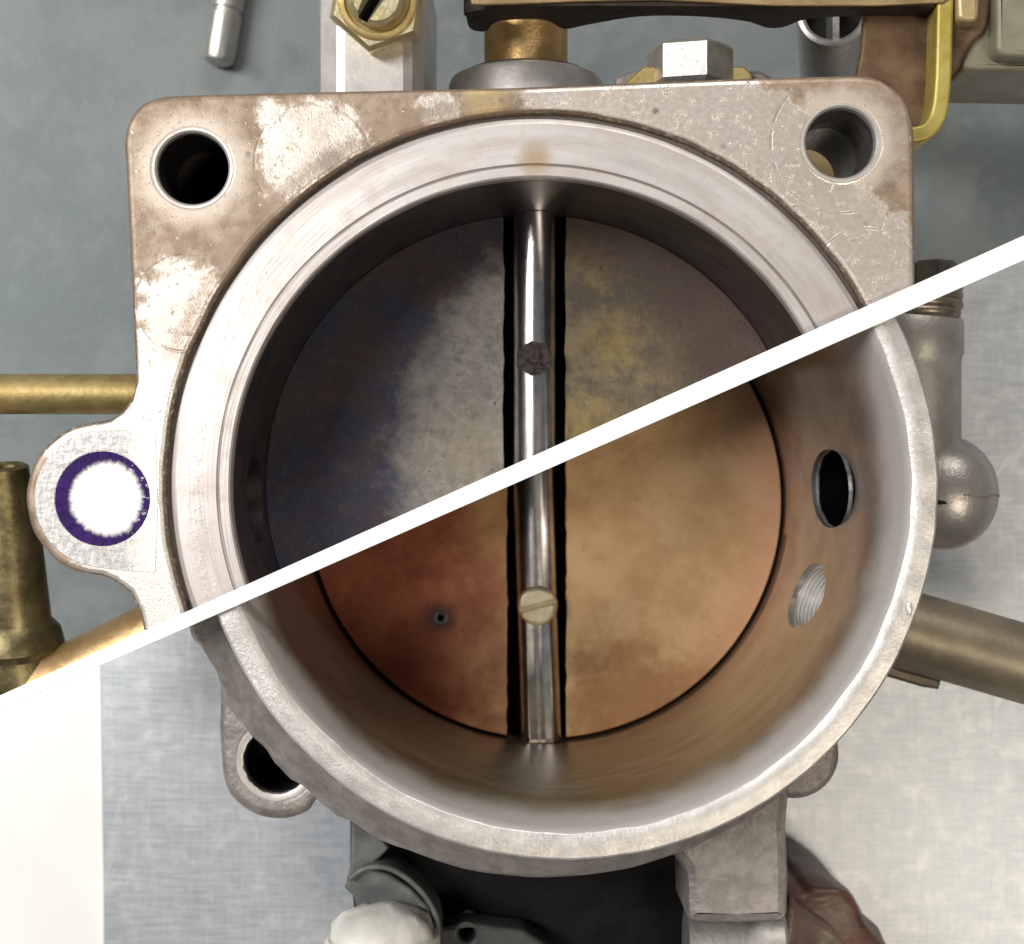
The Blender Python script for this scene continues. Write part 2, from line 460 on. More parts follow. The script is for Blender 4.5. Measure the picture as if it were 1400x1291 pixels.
def mat_bore_l():
    m = Mat('oily_tapered_bore'); bl = m.noise(.13, 5, .6); st = m.noise(1.0, 4, .6, m.pvec(CL, 0, 3, .35)); f = m.noise(1.5, 5, .65); X = m.xyz()
    grey = m.mix(m.ss(bl, .35, .65), (.31, .285, .285), (.44, .405, .39))
    gold = m.mix(m.ss(st, .35, .65), (.235, .195, .125), (.34, .295, .21))
    # oil film: everywhere below a wandering line, thickest towards the plate
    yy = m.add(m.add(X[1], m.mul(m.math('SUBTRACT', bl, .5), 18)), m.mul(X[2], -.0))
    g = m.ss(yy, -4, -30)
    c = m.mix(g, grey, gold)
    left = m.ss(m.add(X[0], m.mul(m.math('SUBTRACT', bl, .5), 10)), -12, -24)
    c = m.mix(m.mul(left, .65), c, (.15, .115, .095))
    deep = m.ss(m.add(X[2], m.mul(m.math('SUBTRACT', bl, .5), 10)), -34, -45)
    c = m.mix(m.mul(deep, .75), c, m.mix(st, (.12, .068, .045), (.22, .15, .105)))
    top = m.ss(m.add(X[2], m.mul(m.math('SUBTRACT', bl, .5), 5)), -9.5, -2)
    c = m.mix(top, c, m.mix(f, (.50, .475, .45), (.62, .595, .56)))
    c = m.mix(m.mul(m.ss(f, .62, .76), .25), c, (.16, .12, .09))
    return m.out(c, m.fmix(top, m.fmix(st, .24, .42), .52), m.fmix(top, .8, .35), m.add(st, m.mul(f, .5)), .03)
MBL = mat_bore_l()

MCG = simple('grey_brown_casting', (.235, .21, .195), (.345, .315, .295), .5, (.42, .6), .5, .12, 1.6, spots=(.26, .22, .20))
MCD = simple('dark_rough_casting', (.20, .185, .18), (.36, .335, .32), .5, (.4, .65), .5, .25, 1.1, spots=(.10, .09, .09))
MAL = simple('pale_cast_aluminium', (.47, .44, .415), (.58, .55, .52), .35, (.4, .55), .6, .02, 2.0)
MBR = simple('worn_brass', (.36, .265, .10), (.46, .355, .165), .4, (.42, .6), .75, .05, 1.5, spots=(.22, .14, .05))
MBP = simple('pale_brass', (.68, .57, .32), (.80, .71, .48), .5, (.24, .4), .9, .03, 1.5)
MBD = simple('tarnished_brass', (.13, .105, .05), (.24, .20, .10), .3, (.32, .5), .8, .06, 1.2, spots=(.08, .06, .03))
MCO = simple('copper_brass_elbow', (.46, .29, .12), (.60, .42, .22), .25, (.35, .5), .75, .05, 1.2)
MBZ = simple('bronze_bushing', (.42, .26, .10), (.55, .37, .17), .4, (.3, .45), .85, .05, 1.4, spots=(.12, .07, .03))
MLV = simple('shaded_oxidised_lever', (.018, .013, .010), (.045, .032, .024), .4, (.5, .7), .4, .10, 1.2)  # oxidised brown darkened to near black for the face's shade
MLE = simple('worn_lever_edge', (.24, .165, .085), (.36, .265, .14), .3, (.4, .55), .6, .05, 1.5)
MST = simple('zinc_steel', (.42, .405, .38), (.54, .52, .49), .6, (.38, .55), .85, .05, 2.0, spots=(.30, .27, .24))
MSD = simple('dull_steel', (.30, .29, .275), (.42, .405, .39), .5, (.35, .5), .8, .05, 2.0)
MSN = simple('blackened_steel', (.085, .075, .07), (.17, .15, .14), .5, (.4, .6), .6, .08, 1.5)
MCB = simple('flat_black', (.006, .0055, .0055), (.015, .0135, .0125), .8, (.6, .8), 0, .1, 2.0, Specular_IOR_Level=.2)
MVB = simple('recess_shade_black', (.0012, .0011, .0011), (.003, .0027, .0025), .8, (.8, .9), 0, .02, 2.0, Specular_IOR_Level=.03)  # near-black that paints shade inside the port and the screw slot
MYB = simple('yellow_passivated_steel', (.38, .29, .06), (.48, .39, .12), .3, (.42, .55), .5, .04, 1.5)
MBW = simple('brown_bracket_web', (.07, .040, .022), (.16, .10, .05), .18, (.5, .65), .35, .06, 1.2)
MOL = simple('olive_connector_plastic', (.17, .155, .105), (.225, .205, .145), .3, (.4, .55), 0, .03, 2.0)
MTN = simple('tan_peg', (.40, .30, .15), (.48, .38, .21), .4, (.35, .5), .3, .03, 2.0)
MBK = simple('black_housing_plastic', (.003, .003, .0035), (.007, .007, .008), .3, (.6, .75), 0, .03, 2.0, Specular_IOR_Level=.12)
MGP = simple('dark_grey_plastic', (.025, .028, .028), (.045, .048, .048), .3, (.4, .55), 0, .03, 2.0)
MGM = simple('grey_quadrant_plastic', (.09, .095, .092), (.15, .155, .15), .3, (.4, .55), .2, .03, 2.0)
MNY = simple('white_nylon', (.66, .65, .58), (.78, .77, .70), .25, (.35, .5), 0, .08, .8)
MRB = simple('red_brown_rubber', (.070, .030, .020), (.15, .072, .048), .2, (.3, .5), 0, .15, .6)
MHS = simple('olive_drab_tube', (.20, .165, .115), (.30, .25, .175), .12, (.38, .5), .45, .04, 1.2)
MHT = simple('threaded_bright_aluminium', (.72, .70, .67), (.82, .80, .77), .8, (.3, .45), .5, .02, 3.0)
MSC = simple('yellow_zinc_screw', (.60, .52, .36), (.72, .64, .48), .6, (.25, .4), .8, .05, 2.0)
MSE = simple('staked_screw_end', (.022, .015, .013), (.085, .062, .055), 1.6, (.5, .7), .3, .35, 1.8)

def mat_pad():
    m = Mat('gritty_ear_pad'); a = m.noise(1.2, 5, .65); X = m.xyz()
    v = m.comb(m.mul(X[0], 2.2), m.mul(X[1], .7), 0.0); b = m.noise(1.0, 5, .7, v); c0 = m.noise(1.0, 5, .7, m.comb(m.mul(X[0], .7), m.mul(X[1], 2.2), 0.0))
    c = m.mix(m.ss(m.mul(m.add(b, c0), .5), .4, .62), (.36, .35, .345), (.56, .55, .54))
    c = m.mix(m.ss(m.add(X[0], m.mul(m.math('SUBTRACT', a, .5), 5)), U(160, 0).x, U(205, 0).x), c, (.74, .70, .655))  # fades on the right into the flange's painted glare tone
    return m.out(c, .45, .6, m.add(a, b), .05)
MPD = mat_pad()
def mat_mark():
    m = Mat('purple_marker_ring'); c0 = U(140, 682)
    a = m.noise(1.4, 5, .7); r, an = m.polar(c0)
    stv = m.noise(1.0, 4, .65, m.pvec(c0, .5, 7)); 
    # heavier ink on the left side of the ring
    X = m.xyz(); side = m.ss(X[0], c0.x + 3.5, c0.x - 3.5)
    inner = m.fmix(side, sp(53), sp(43))
    rr = m.add(r, m.mul(m.math('SUBTRACT', stv, .5), 1.1))
    ink = m.math('SMOOTH_MIN', m.ss(m.math('SUBTRACT', rr, inner), -.35, .45), 1.0, .05)
    ink = m.mul(ink, m.ss(m.add(a, m.mul(side, .3)), .30, .44))
    c = m.mix(ink, (.90, .89, .87), m.mix(m.ss(stv, .35, .7), (.016, .003, .062), (.042, .010, .13)))
    return m.out(c, .6, 0.0, a, .02, Specular_IOR_Level=.08)
MMK = mat_mark()

def mat_bench_u():
    m = Mat('blue_grey_bench_sheet'); a = m.noise(.035, 4, .6); b = m.noise(.18, 6, .65); f = m.noise(1.0, 5, .6)
    c = m.mix(m.ss(a, .35, .65), (.115, .138, .145), (.165, .182, .182))
    c = m.mix(m.mul(m.ss(b, .45, .7), .55), c, (.20, .215, .212))
    c = m.mix(m.mul(m.ss(m.noise(.07, 4, .6, w=3.0), .55, .7), .6), c, (.098, .118, .124))
    return m.out(c, m.fmix(b, .42, .6), .25, f, .04)
MBNU = mat_bench_u()
def mat_bench_l():
    m = Mat('scratched_galvanised_sheet'); X = m.xyz()
    h = m.noise(1.0, 4, .65, m.comb(m.mul(X[0], .16), m.mul(X[1], 2.4), 0.0)); v = m.noise(1.0, 4, .65, m.comb(m.mul(X[0], 1.8), m.mul(X[1], .10), 3.0))
    a = m.noise(.05, 4, .6); f = m.noise(1.8, 5, .7); b = m.noise(.3, 6, .7)
    c = m.mix(m.ss(m.add(m.mul(h, .7), m.mul(v, .3)), .36, .64), (.43, .46, .495), (.56, .585, .62))
    c = m.mix(m.mul(m.ss(b, .46, .70), .6), c, (.70, .72, .74))
    c = m.mix(m.mul(m.ss(f, .64, .74), .35), c, (.76, .77, .78))
    c = m.mix(m.mul(m.ss(m.noise(.55, 5, .75, w=6.0), .64, .74), .35), c, (.26, .265, .27))
    # long fine scratches: thin level lines of stretched noise
    scr = None
    for (kx, ky, w_, t) in ((.16, .008, 1.0, .007), (.20, .03, 5.0, .005), (.11, -.03, 9.0, .005)):
        q = m.noise(1.0, 1, .4, m.comb(m.add(m.mul(X[0], kx), m.mul(X[1], ky)), m.mul(m.add(m.mul(X[1], kx), m.mul(X[0], -ky)), .06), w_))
        s = m.ss(m.math('ABSOLUTE', m.math('SUBTRACT', q, .5)), t, t * .2)
        s = m.mul(s, m.ss(m.noise(.07, 3, .6, w=w_), .53, .62)); scr = s if scr is None else m.mx(scr, s)
    c = m.mix(m.mul(scr, .3), c, (.84, .84, .84))
    return m.out(c, m.fmix(h, .40, .50), .62, m.add(m.add(h, v), m.mul(scr, -.6)), .018)
MBNL = mat_bench_l()
MWH = simple('white_laminate', (.90, .90, .90), (.93, .93, .93), .1, (.45, .55), 0, .005, 1.0)
MWS = simple('white_strip_plastic', (.92, .92, .92), (.94, .94, .94), .1, (.5, .6), 0, .004, 1.0)

# ================================================================== setting
def struct(o): o['kind'] = 'structure'; return o
def halfplane(px_loop, z, th, bev=.3):
    return slab([px_loop], z, th, bev)
bm = slab([[(-1500, -1500), (2900, -1500), (2900, 2900), (-1500, 2900)]], ZB - 1.0, 12, .5)
struct(finish('white_table', bm, MWH))
bm = slab([[(-900, -900), (2300, -900), (2300, 1900), (-900, 1900)]], ZB, 0.98, .2)
struct(finish('blue_grey_sheet', bm, MBNU, None, 'U'))
bm = slab([[(131, 600), (135, 800), (138, 1000), (141, 1200), (146, 1900), (2300, 1900), (2300, -900), (131, -900)]], ZB, 0.98, .2)
struct(finish('galvanised_sheet', bm, MBNL, None, 'L'))

# ================================================================== UPPER throttle body half
ub = empty('throttle_body', 'square-flanged throttle body half with stained casting and dark sooty bore, above the white strip', 'throttle body', 'throttle body halves on the bench')
ub.location = (0, 0, 0)
outline = corners([(167, 131, 78), (700, 117, 0), (1249, 97, 92), (1253, 300, 0), (1255, 800, 0), (700, 1300, 0), (205, 940, 0)])
# replace the left side by the hand drawn ear
left = [(205, 940), (197, 870), (189, 836), (176, 810), (157, 796), (140, 789)] + arc((141, 682), 107, 268, 92, 40) + [(150, 573), (166, 562), (178, 547), (184, 520), (179, 400), (173, 280), (169.5, 215)]
top = corners([(169, 214, 0), (166, 131, 74), (300, 127, 0), (700, 117, 0), (1000, 107, 0), (1249, 98, 90), (1252, 230, 0)], 10)[1:]
outline = left + top + [(1253, 415), (1340, 520), (1340, 800), (900, 1300)]
fl = slab([outline, circ((263, 230), 49), circ((1150, 195), 48), circ((735, 663), 509, 160)], 0, 9, .75, 3, .16)
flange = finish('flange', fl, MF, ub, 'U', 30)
finish('ear_pad', slab([arc((141, 682), 94, 262, 98, 30) + [(170, 588), (212, 588), (216, 690), (212, 783), (165, 780)], circ((140, 682), 65.5, 48)], .06, .22, .05), MPD, flange, 'U')
mk = finish('marked_plug', slab([circ((140, 682), 65, 64)], .04, .2, .02), MMK, flange, 'U', label='white plug inside a purple marker ring')
for (x, y, blind) in ((263, 230, True), (1150, 195, False)):
    p = U(x, y)
    L = -34 if blind else -20
    prof = [(sp(49), -9.0), (sp(62), -9.02), (sp(60), L), (sp(46), L), (sp(48), -9.1)]
    finish('bolt_boss', lathe(prof, p, 64), MSN if blind else MSD, ub, 'U')
    r0 = sp(49 if blind else 48)
    finish('hole_lip', lathe([(r0 - .02, -.75), (r0 + .02, -.18), (r0 + .22, .02), (r0 + .5, .03), (r0 + .6, -.15), (r0 + .3, -.7)], p, 72), MAL, flange, 'U')
    finish('hole_shade_sleeve', lathe([(r0 - .12, -.8), (r0 - .01, -.7), (r0 - .01, -9), (r0 - .12, -9)], p, 64), MCB if blind else MSN, flange, 'U')  # dark sleeve puts the hole's inner shade into its wall colour
    if blind: finish('hole_floor', rod((p.x, p.y, -36), (p.x, p.y, -33.5), sp(58), 40), MCB, ub, 'U')  # black floor paints the shade deep in the hole
q = U(1122, 222, -26); finish('hole_bushing', rod((q.x, q.y, -44), (q.x, q.y, -26), 2.8, 40), MTN, ub, 'U')

# turned ring round the bore, with its groove
def jit_ring(i, a, r, z):
    return r + .05 * nz((math.cos(a) * 9, math.sin(a) * 9, i), .6), z
prof = [(sp(503), -1.6), (sp(502), -.62), (sp(500), -.5), (sp(495), -.34), (sp(470), -.30), (sp(440.5), -.30), (sp(439), -.48), (sp(437), -.48), (sp(436), -.32), (sp(424), -.34), (sp(421.5), -.50), (sp(420.5), -1.2), (sp(421), -2.0), (sp(455), -4.0)]
finish('bore_ring', lathe(prof, CU, 288, jit_ring), MR, ub, 'U', 40)
finish('ring_groove', lathe([(sp(512), -1.3), (sp(512), -1.75), (sp(500), -1.75), (sp(500), -1.3)], CU, 200), MG, ub, 'U')
bw = lathe([(sp(420.6), -1.9), (sp(420), -8), (sp(420), -20.6), (sp(420), -20.9), (sp(420), -24.5), (sp(420), -25), (sp(420), -69.5), (sp(488), -69.8), (sp(486), -10), (sp(480), -4.3), (sp(450), -3.95)], CU, 256)
pa = math.radians(183); pr = Vector((math.cos(pa), math.sin(pa), 0)); pz = -14.6
pc = Vector((CU.x, CU.y, pz)) + pr * sp(420)
bw = boolean(bw, [rod(pc - pr * 3, pc + pr * 4.2, 5.2, 48, .01)])
bore = finish('bore_wall', bw, MBU, ub, 'U', 30)
finish('vacuum_port', rod(pc + pr * 3.4, pc + pr * 4.6, 5.0, 40, .05), MCB, bore, 'U')

# butterfly plate in two leaves + shaft
def leaf(c, r, z, side, gap, th, name, mat, parent, half, holes=(), axx=None):
    al = math.acos(((c[0] if axx is None else axx) + side * gap - c[0]) / r)
    a0, a1 = (al, 2 * PI - al) if side < 0 else (-al, al)
    pts = [(c[0] + r * math.cos(a0 + (a1 - a0) * i / 80), c[1] + r * math.sin(a0 + (a1 - a0) * i / 80)) for i in range(81)]
    # slightly ragged straight edge along the shaft
    p, q_ = pts[-1], pts[0]
    for i in range(1, 60):
        t = i / 60
        pts.append((p[0] + (q_[0] - p[0]) * t +   .16 * nz((t * 30, side * 5, z), 1.0) - side * .28 * max(0, nz((t * 55, side, 3), 1.0)), p[1] + (q_[1] - p[1]) * t))
    cu = bpy.data.curves.new('tmp', 'CURVE'); cu.dimensions = '2D'; cu.fill_mode = 'BOTH'; cu.extrude = th / 2 - .12; cu.bevel_depth = .12; cu.bevel_resolution = 1; cu.offset = -.12
    for lp in [pts] + list(holes):
        s = cu.splines.new('POLY'); s.points.add(len(lp) - 1); s.use_cyclic_u = True
        for sp_, p in zip(s.points, lp): sp_.co = (p[0], p[1], 0, 1)
    o = bpy.data.objects.new('tmp', cu); col.objects.link(o)
    me = bpy.data.meshes.new_from_object(o.evaluated_get(bpy.context.evaluated_depsgraph_get()))
    b = bmesh.new(); b.from_mesh(me); bpy.data.objects.remove(o); bpy.data.curves.remove(cu); bpy.data.meshes.remove(me)
    for v in b.verts: v.co.z += z
    return finish(name, b, mat, parent, half)
for s in (-1, 1):
    leaf(CU, sp(419.8), HU - .8, s, sp(48.5), 1.6, 'plate_leaf', MPU, ub, 'U')
su = sp(33)
S0 = Vector((CU.x, CU.y + sp(421), HU + .3)); S1 = Vector((CU.x, CU.y - sp(430), HU + .3))
shaft = turned(S0, S1, [(0, su), (.01, su), (.5, su), (1, su)], 96)
hp = U(731, 490, HU + 3)
shaft = boolean(shaft, [rod((hp.x, hp.y, HU + 2.2), (hp.x, hp.y, HU + 5), sp(28), 7, .01)])
sh = finish('shaft', shaft, MSU, ub, 'U', 30)
bm = bmesh.new(); bmesh.ops.create_grid(bm, x_segments=14, y_segments=14, size=sp(27))
for v in bm.verts:
    v.co = Vector((hp.x + v.co.x, hp.y + v.co.y, HU + 2.55 + .28 * nz((v.co.x, v.co.y, 0), 1.3) + .1 * math.sin(v.co.y * 4.5 + v.co.x)))
bmesh.ops.delete(bm, geom=[v for v in bm.verts if (Vector((v.co.x - hp.x, v.co.y - hp.y))).length > sp(30)], context='VERTS')
r_ = bmesh.ops.extrude_face_region(bm, geom=bm.faces[:])
for v in r_['geom']:
    if isinstance(v, bmesh.types.BMVert): v.co.z -= .8
finish('screw_end', bm, MSE, sh, 'U')
# dark socket where the shaft leaves the bore
finish('shaft_collar', rod((CU.x, CU.y + sp(419.5), HU + .3), (CU.x, CU.y + sp(428), HU + .3), su + .35, 64, .1), MCB, ub, 'U')

finish('light_block_disc', rod((CU.x, CU.y, -32), (CU.x, CU.y, -29), sp(421), 128), MCB, ub, 'U')  # black disc added under the plate to block leaking light
td_ = Vector((math.cos(TH), math.sin(TH), 0)); A_ = CU - SEAM_N * CU.dot(SEAM_N)
b = bmesh.new(); vs = []
for zz in (HU - 1.7, -69.4):
    for nn in (.1, .6):
        for tt in (-sp(430), sp(425)): vs.append(b.verts.new(A_ + td_ * tt + SEAM_N * nn + Vector((0, 0, zz))))
for f in ((0, 1, 3, 2), (4, 6, 7, 5), (0, 4, 5, 1), (2, 3, 7, 6), (0, 2, 6, 4), (1, 5, 7, 3)): b.faces.new([vs[i] for i in f])
finish('light_block_web', b, MCB, ub, 'U')  # black web added along the seam to keep light from leaking through

# idle screw boss with hex nut and slotted screw
z = -9
xa, xb = U(440, 0, z).x, U(578, 0, z).x
bm = prism_y([(xa - .8, -40), (xa - .8, z - 4.5), (xa - .3, z - 1.6), (xa + 1.6, z - .2), (xa + 2.6, z), (xb - 2.2, z), (xb - 1.2, z - .5), (xb - .1, z - 3), (xb, -40)], U(0, 170, z).y, U(0, -90, z).y)
boss = finish('idle_screw_boss', bm, MAL, ub, 'U', 20)
n_ = Vector((.02, -.16, 1)).normalized(); c0 = U(519, 6, z + 1)
nut = finish('lock_nut', hexrod(c0 + n_ * -1.5, c0 + n_ * 3.6, sp(72, 0), .55, math.radians(12)), MBP, boss, 'U', 25)
finish('nut_face', turned(c0 + n_ * 3.5, c0 + n_ * 4.0, [(0, sp(56)), (.6, sp(56)), (1, sp(52)), (1.001, sp(47)), (.2, sp(46))], 56), MBR, boss, 'U')
scr = boolean(turned(c0 + n_ * 2.5, c0 + n_ * 5.6, [(0, sp(41)), (.72, sp(41)), (.9, sp(38)), (1, sp(32))], 56),
              [rod(c0 + n_ * 5.7 + Vector((-2.2, -3.4, 0)), c0 + n_ * 5.7 + Vector((2.6, 4.4, 0)), 1.15, 4, .01)])
ss_ = finish('slotted_screw', scr, MBP, boss, 'U', 30)
finish('slot_shade_bar', rod(c0 + n_ * 5.0 + Vector((-1.5, -2.4, 0)), c0 + n_ * 5.0 + Vector((1.5, 2.5, 0)), .62, 4, .05), MVB, boss, 'U')  # near-black bar fills the slot to paint its shade

# shaft end: collar, bronze bushing, lever
z = -25
yA, yB, yC = U(0, 150, -17).y, U(0, 82, -17).y, U(0, 8, -20).y
cx = U(719, 0, z).x
finish('shaft_boss', turned((cx, yA, z), (cx, yB, z), [(0, sp(105, z)), (.8, sp(105, z)), (.92, sp(102, z)), (1, sp(90, z))], 80), MAL, ub, 'U', 30)
finish('rubber_seal', turned((cx, yB - .2, z), (cx, yB + .7, z), [(0, sp(86, z)), (.6, sp(84, z)), (1, sp(66, z))], 64), MSN, ub, 'U', 30)
finish('bushing', turned((cx, yB, z), (cx, yC, z), [(0, sp(58, z)), (.1, sp(57, z)), (.9, sp(57, z)), (1, sp(52, z))], 64), MBZ, ub, 'U', 30)
zt = -9
y0, y1 = U(0, 8, zt).y, U(0, -22, zt).y
def lx(px): return U(px, 0, zt).x
prof = catmull([(lx(640), zt - 2.5), (lx(636), zt - 5), (lx(640), zt - 9), (lx(662), zt - 10), (lx(682), zt - 6), (lx(745), zt - 5.5), (lx(775), zt - 9), (lx(815), zt - 7), (lx(880), zt - 4.2), (lx(960), zt - 4.2), (lx(1030), zt - 6), (lx(1065), zt - 8.5), (lx(1090), zt - 8.3), (lx(1120), zt - 5), (lx(1200), zt - 4), (lx(1290), zt - 4), (lx(1300), zt - 2), (lx(1285), zt - .5), (lx(1150), zt - .3), (lx(900), zt - .2), (lx(720), zt - .3)], 5)
# the lever edge rises to the left
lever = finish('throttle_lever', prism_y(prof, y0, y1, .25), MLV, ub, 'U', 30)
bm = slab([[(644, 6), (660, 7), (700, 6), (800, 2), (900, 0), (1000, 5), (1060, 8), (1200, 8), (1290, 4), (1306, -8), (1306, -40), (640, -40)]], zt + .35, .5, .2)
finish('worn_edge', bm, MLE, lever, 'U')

# hex bolt with brass gasket
z = -15
bx_, by0, by1 = U(943, 0, z).x, U(0, 98, -11).y, U(0, 52, -11).y
finish('hex_bolt', hexrod((bx_, by0 - 1, z), (bx_, by1, z), sp(59, z), .5, math.radians(-14)), MST, ub, 'U', 25)
finish('brass_gasket', slab([[(856, 112), (880, 90), (1018, 90), (1030, 102), (1030, 130), (850, 130)]], z + 1.2, 5, .4), MBR, ub, 'U')
finish('bolt_boss', slab([[(836, 140), (842, 106), (862, 96), (1040, 96), (1060, 108), (1064, 140)]], z - .5, 14, .5), MCG, ub, 'U')

# upright tube with slotted mouth
c = U(1140, 8, -24)
c = U(1140, 14, -24); cb = U(1139, 112, -52); td = (c - cb).normalized(); tu, tv = frame(td)
tb = bmesh.new(); rings = []
for d_, r_ in ((-.4, 3.5), (0, 3.9), (-.1, 4.4), (-.8, 4.6), (-30, 4.5), (-30, 3.3), (-1, 3.4)):
    rings.append([tb.verts.new(c + td * d_ + (tu * math.cos(2 * PI * k / 64) + tv * math.sin(2 * PI * k / 64)) * r_) for k in range(64)])
for i in range(7):
    for k in range(64): tb.faces.new((rings[i][k], rings[i][(k + 1) % 64], rings[(i + 1) % 7][(k + 1) % 64], rings[(i + 1) % 7][k]))
tube = finish('breather_tube', tb, MST, ub, 'U', 30)
finish('mouth_web', prism_y([(c.x - .1, -30), (c.x - .1, -24.2), (c.x + .7, -24.2), (c.x + .7, -30)], c.y - 3.6, c.y + 3.6), MSD, tube, 'U')
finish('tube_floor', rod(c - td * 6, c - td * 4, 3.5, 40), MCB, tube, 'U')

# yellow bracket
zt = -9
path = [(1294, -40), (1292, 40), (1290, 110), (1285, 152), (1275, 172), (1260, 182), (1236, 184)]
pth = catmull(path, 6, False) + [path[-1]]
def ribbon(pts, wd):
    L, R = [], []
    for i, p in enumerate(pts):
        a = Vector(pts[max(i - 1, 0)]); b = Vector(pts[min(i + 1, len(pts) - 1)]); d = (b - a).normalized(); n = Vector((-d.y, d.x)) * wd / 2
        L.append(tuple(Vector(p) + n)); R.append(tuple(Vector(p) - n))
    return L + R[::-1]
br = finish('bracket', slab([ribbon(pth, 23)], zt, 12, .35), MYB, ub, 'U', label='bent yellow bracket edge')
finish('bracket_web', slab([[(1186, -40), (1178, 70), (1168, 120), (1240, 210), (1262, 186), (1276, 168), (1283, 120), (1288, -40)]], zt - 4, 1.5, .3), MBW, br, 'U')  # brown colour stands for the shade on the bracket's sheet
# connector at the top right corner
con = finish('connector', slab([corners([(1364, -60, 4), (1362, 76, 16), (1500, 80, 4), (1500, -60, 4)])], -9, 9, .6), MOL, ub, 'U')
finish('connector_base', slab([corners([(1316, -60, 4), (1322, 62, 20), (1312, 95, 10), (1500, 98, 4), (1500, -60, 4)])], -12, 16, .6), MOL, con, 'U')
finish('peg', slab([corners([(1308, -40, 4), (1310, 28, 10), (1338, 30, 10), (1342, -40, 4)])], -8.5, 8, .5), MTN, con, 'U')
finish('brown_stop', slab([catmull([(1296, -40), (1296, 90), (1308, 98), (1330, 60), (1352, 30), (1352, -40)], 6)], -11, 8, .5), MBW, con, 'U')

# hex nut peeping out on the right
p = U(1276, 400, -20)
finish('hex_bolt', hexrod((p.x, p.y - 3, -20), (p.x, U(0, 358, -20).y, -20), sp(32, -20), .4, .5), MSN, ub, 'U', 25)

# brass pipes on the left
z = -17
finish('brass_pipe', turned(U(-140, 539, z), U(240, 539, z), [(0, sp(27, z)), (.30, sp(27, z)), (.33, sp(28.5, z)), (.36, sp(27.5, z)), (1, sp(27.5, z))], 48, rough=.04), MBR, ub, 'U', 30)
a, b = U(2, 636, -24), U(34, 985, -30)
finish('barrel_fitting', turned(a, b, [(.06, sp(26, z)), (.012, sp(28, z)), (0, sp(32, z)), (.01, sp(37, z)), (.12, sp(39, z)), (.16, sp(42, z)), (.20, sp(41, z)), (.24, sp(46, z)), (.60, sp(50, z)), (.64, sp(62, z)), (.70, sp(66, z)), (.73, sp(61, z)), (.75, sp(62, z)), (1, sp(60, z))], 56, rough=.05), MBD, ub, 'U', 30)
a, b = U(10, 972, -30), U(250, 856, -26)
finish('copper_elbow', turned(a, b, [(0, sp(62, z)), (.35, sp(62, z)), (.40, sp(54, z)), (.9, sp(54, z)), (1, sp(54, z))], 48, rough=.05), MCO, ub, 'U', 30)

# ================================================================== LOWER throttle body half
lb = empty('throttle_body', 'round-rimmed throttle body half with copper coloured plate and oily bore, below the white strip', 'throttle body', 'throttle body halves on the bench')
def LP(r, z, ox=0, oy=0): return (sp(r), z, SHX * z + sp(ox), SHY * z + sp(oy))
RP = ((471, -.05), (468.5, -.45), (464.5, -1.4), (459, -3.0), (452, -5.6), (445, -9), (440, -13), (433, -24), (425, -44.2))
def jit_rim(i, a, r, z):
    wv = .16 * nz((math.cos(a) * 6, math.sin(a) * 6, 1.0), 1.3) + .10 * nz((math.cos(a) * 6, math.sin(a) * 6, 5.0), 3.1)
    return (r + wv * 1.1, z) if i in (0, 1) else (r + wv * .4, z + (.12 * nz((math.cos(a) * 30, math.sin(a) * 30, i), .5) if i > 3 else 0))
# rim with outer wall
prof = [LP(466, -.05), LP(464, -.5), LP(470, -6), LP(500, -6.2), LP(509, -1.2), LP(509, -.45), LP(506, -.08), LP(500, 0)]
prof = [LP(473.5, -.01), LP(471.5, -.12), LP(480, -5), LP(506, -5.2), LP(509.5, -1.0), LP(508.5, -.35), LP(505, -.02), LP(490, .03)]
rim = finish('rim', lathe(prof, CL, 320, jit_rim), MRL, lb, 'L', 40, flat=False)
finish('burr', ball(U(1243, 832, .1), .75, (.45, 1, .35), 3), MHT, rim, 'L')
# tapered bore liner
def wall_r(z):
    for (r0, z0), (r1, z1) in zip(RP, RP[1:]):
        if z1 <= z <= z0: return sp(r0 + (r1 - r0) * (z0 - z) / (z0 - z1))
    return sp(RP[-1][0])
def wall_hit(px, py):
    last = None
    for i in range(1, 900):
        z = -i * .05; p = U(px, py, z); c = Vector((CL.x + SHX * z, CL.y + SHY * z, z))
        if (p - c).length >= wall_r(z): return p, (p - c).normalized()
    return p, (p - c).normalized()
prof = [LP(472.5, -.10)] + [LP(r, z) for r, z in RP[1:]] + [LP(428, -44.6), LP(428.5, -50), LP(425, -50.5), LP(424, -69.5), LP(500, -69.6), LP(520, -30), LP(505, -12), LP(480, -4.8)]
bl = lathe(prof, CL, 288)
h1, n1 = wall_hit(1137, 668); h2, n2 = wall_hit(1103, 815)
def tall(b, h, k):
    for v in b.verts: v.co.z = h.z + (v.co.z - h.z) * k
    return b
K1, K2 = 2.0, 1.7
bl = boolean(bl, [tall(rod(h1 - n1 * 5, h1 + n1 * 4.6, 4.75, 56, .01), h1, K1), tall(rod(h2 - n2 * 5, h2 + n2 * 4.2, 4.2, 56, .01), h2, K2)])
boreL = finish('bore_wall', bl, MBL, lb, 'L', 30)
pt = bmesh.new(); u, v = frame(n1); rings = []
for t, r in ((.25, 4.74), (4.5, 4.74), (4.5, 4.5), (.4, 4.62)):
    rings.append([pt.verts.new(h1 + n1 * t + (u * math.cos(2 * PI * k / 56) + v * math.sin(2 * PI * k / 56)) * r) for k in range(56)])
for i in range(4):
    for k in range(56): pt.faces.new((rings[i][k], rings[i][(k + 1) % 56], rings[(i + 1) % 4][(k + 1) % 56], rings[(i + 1) % 4][k]))
finish('air_port', tall(pt, h1, K1), MVB, boreL, 'L')  # near-black lining paints the shade within the port
finish('port_floor', tall(rod(h1 + n1 * 3.4, h1 + n1 * 4.7, 4.7, 48, .05), h1, K1), MVB, boreL, 'L')
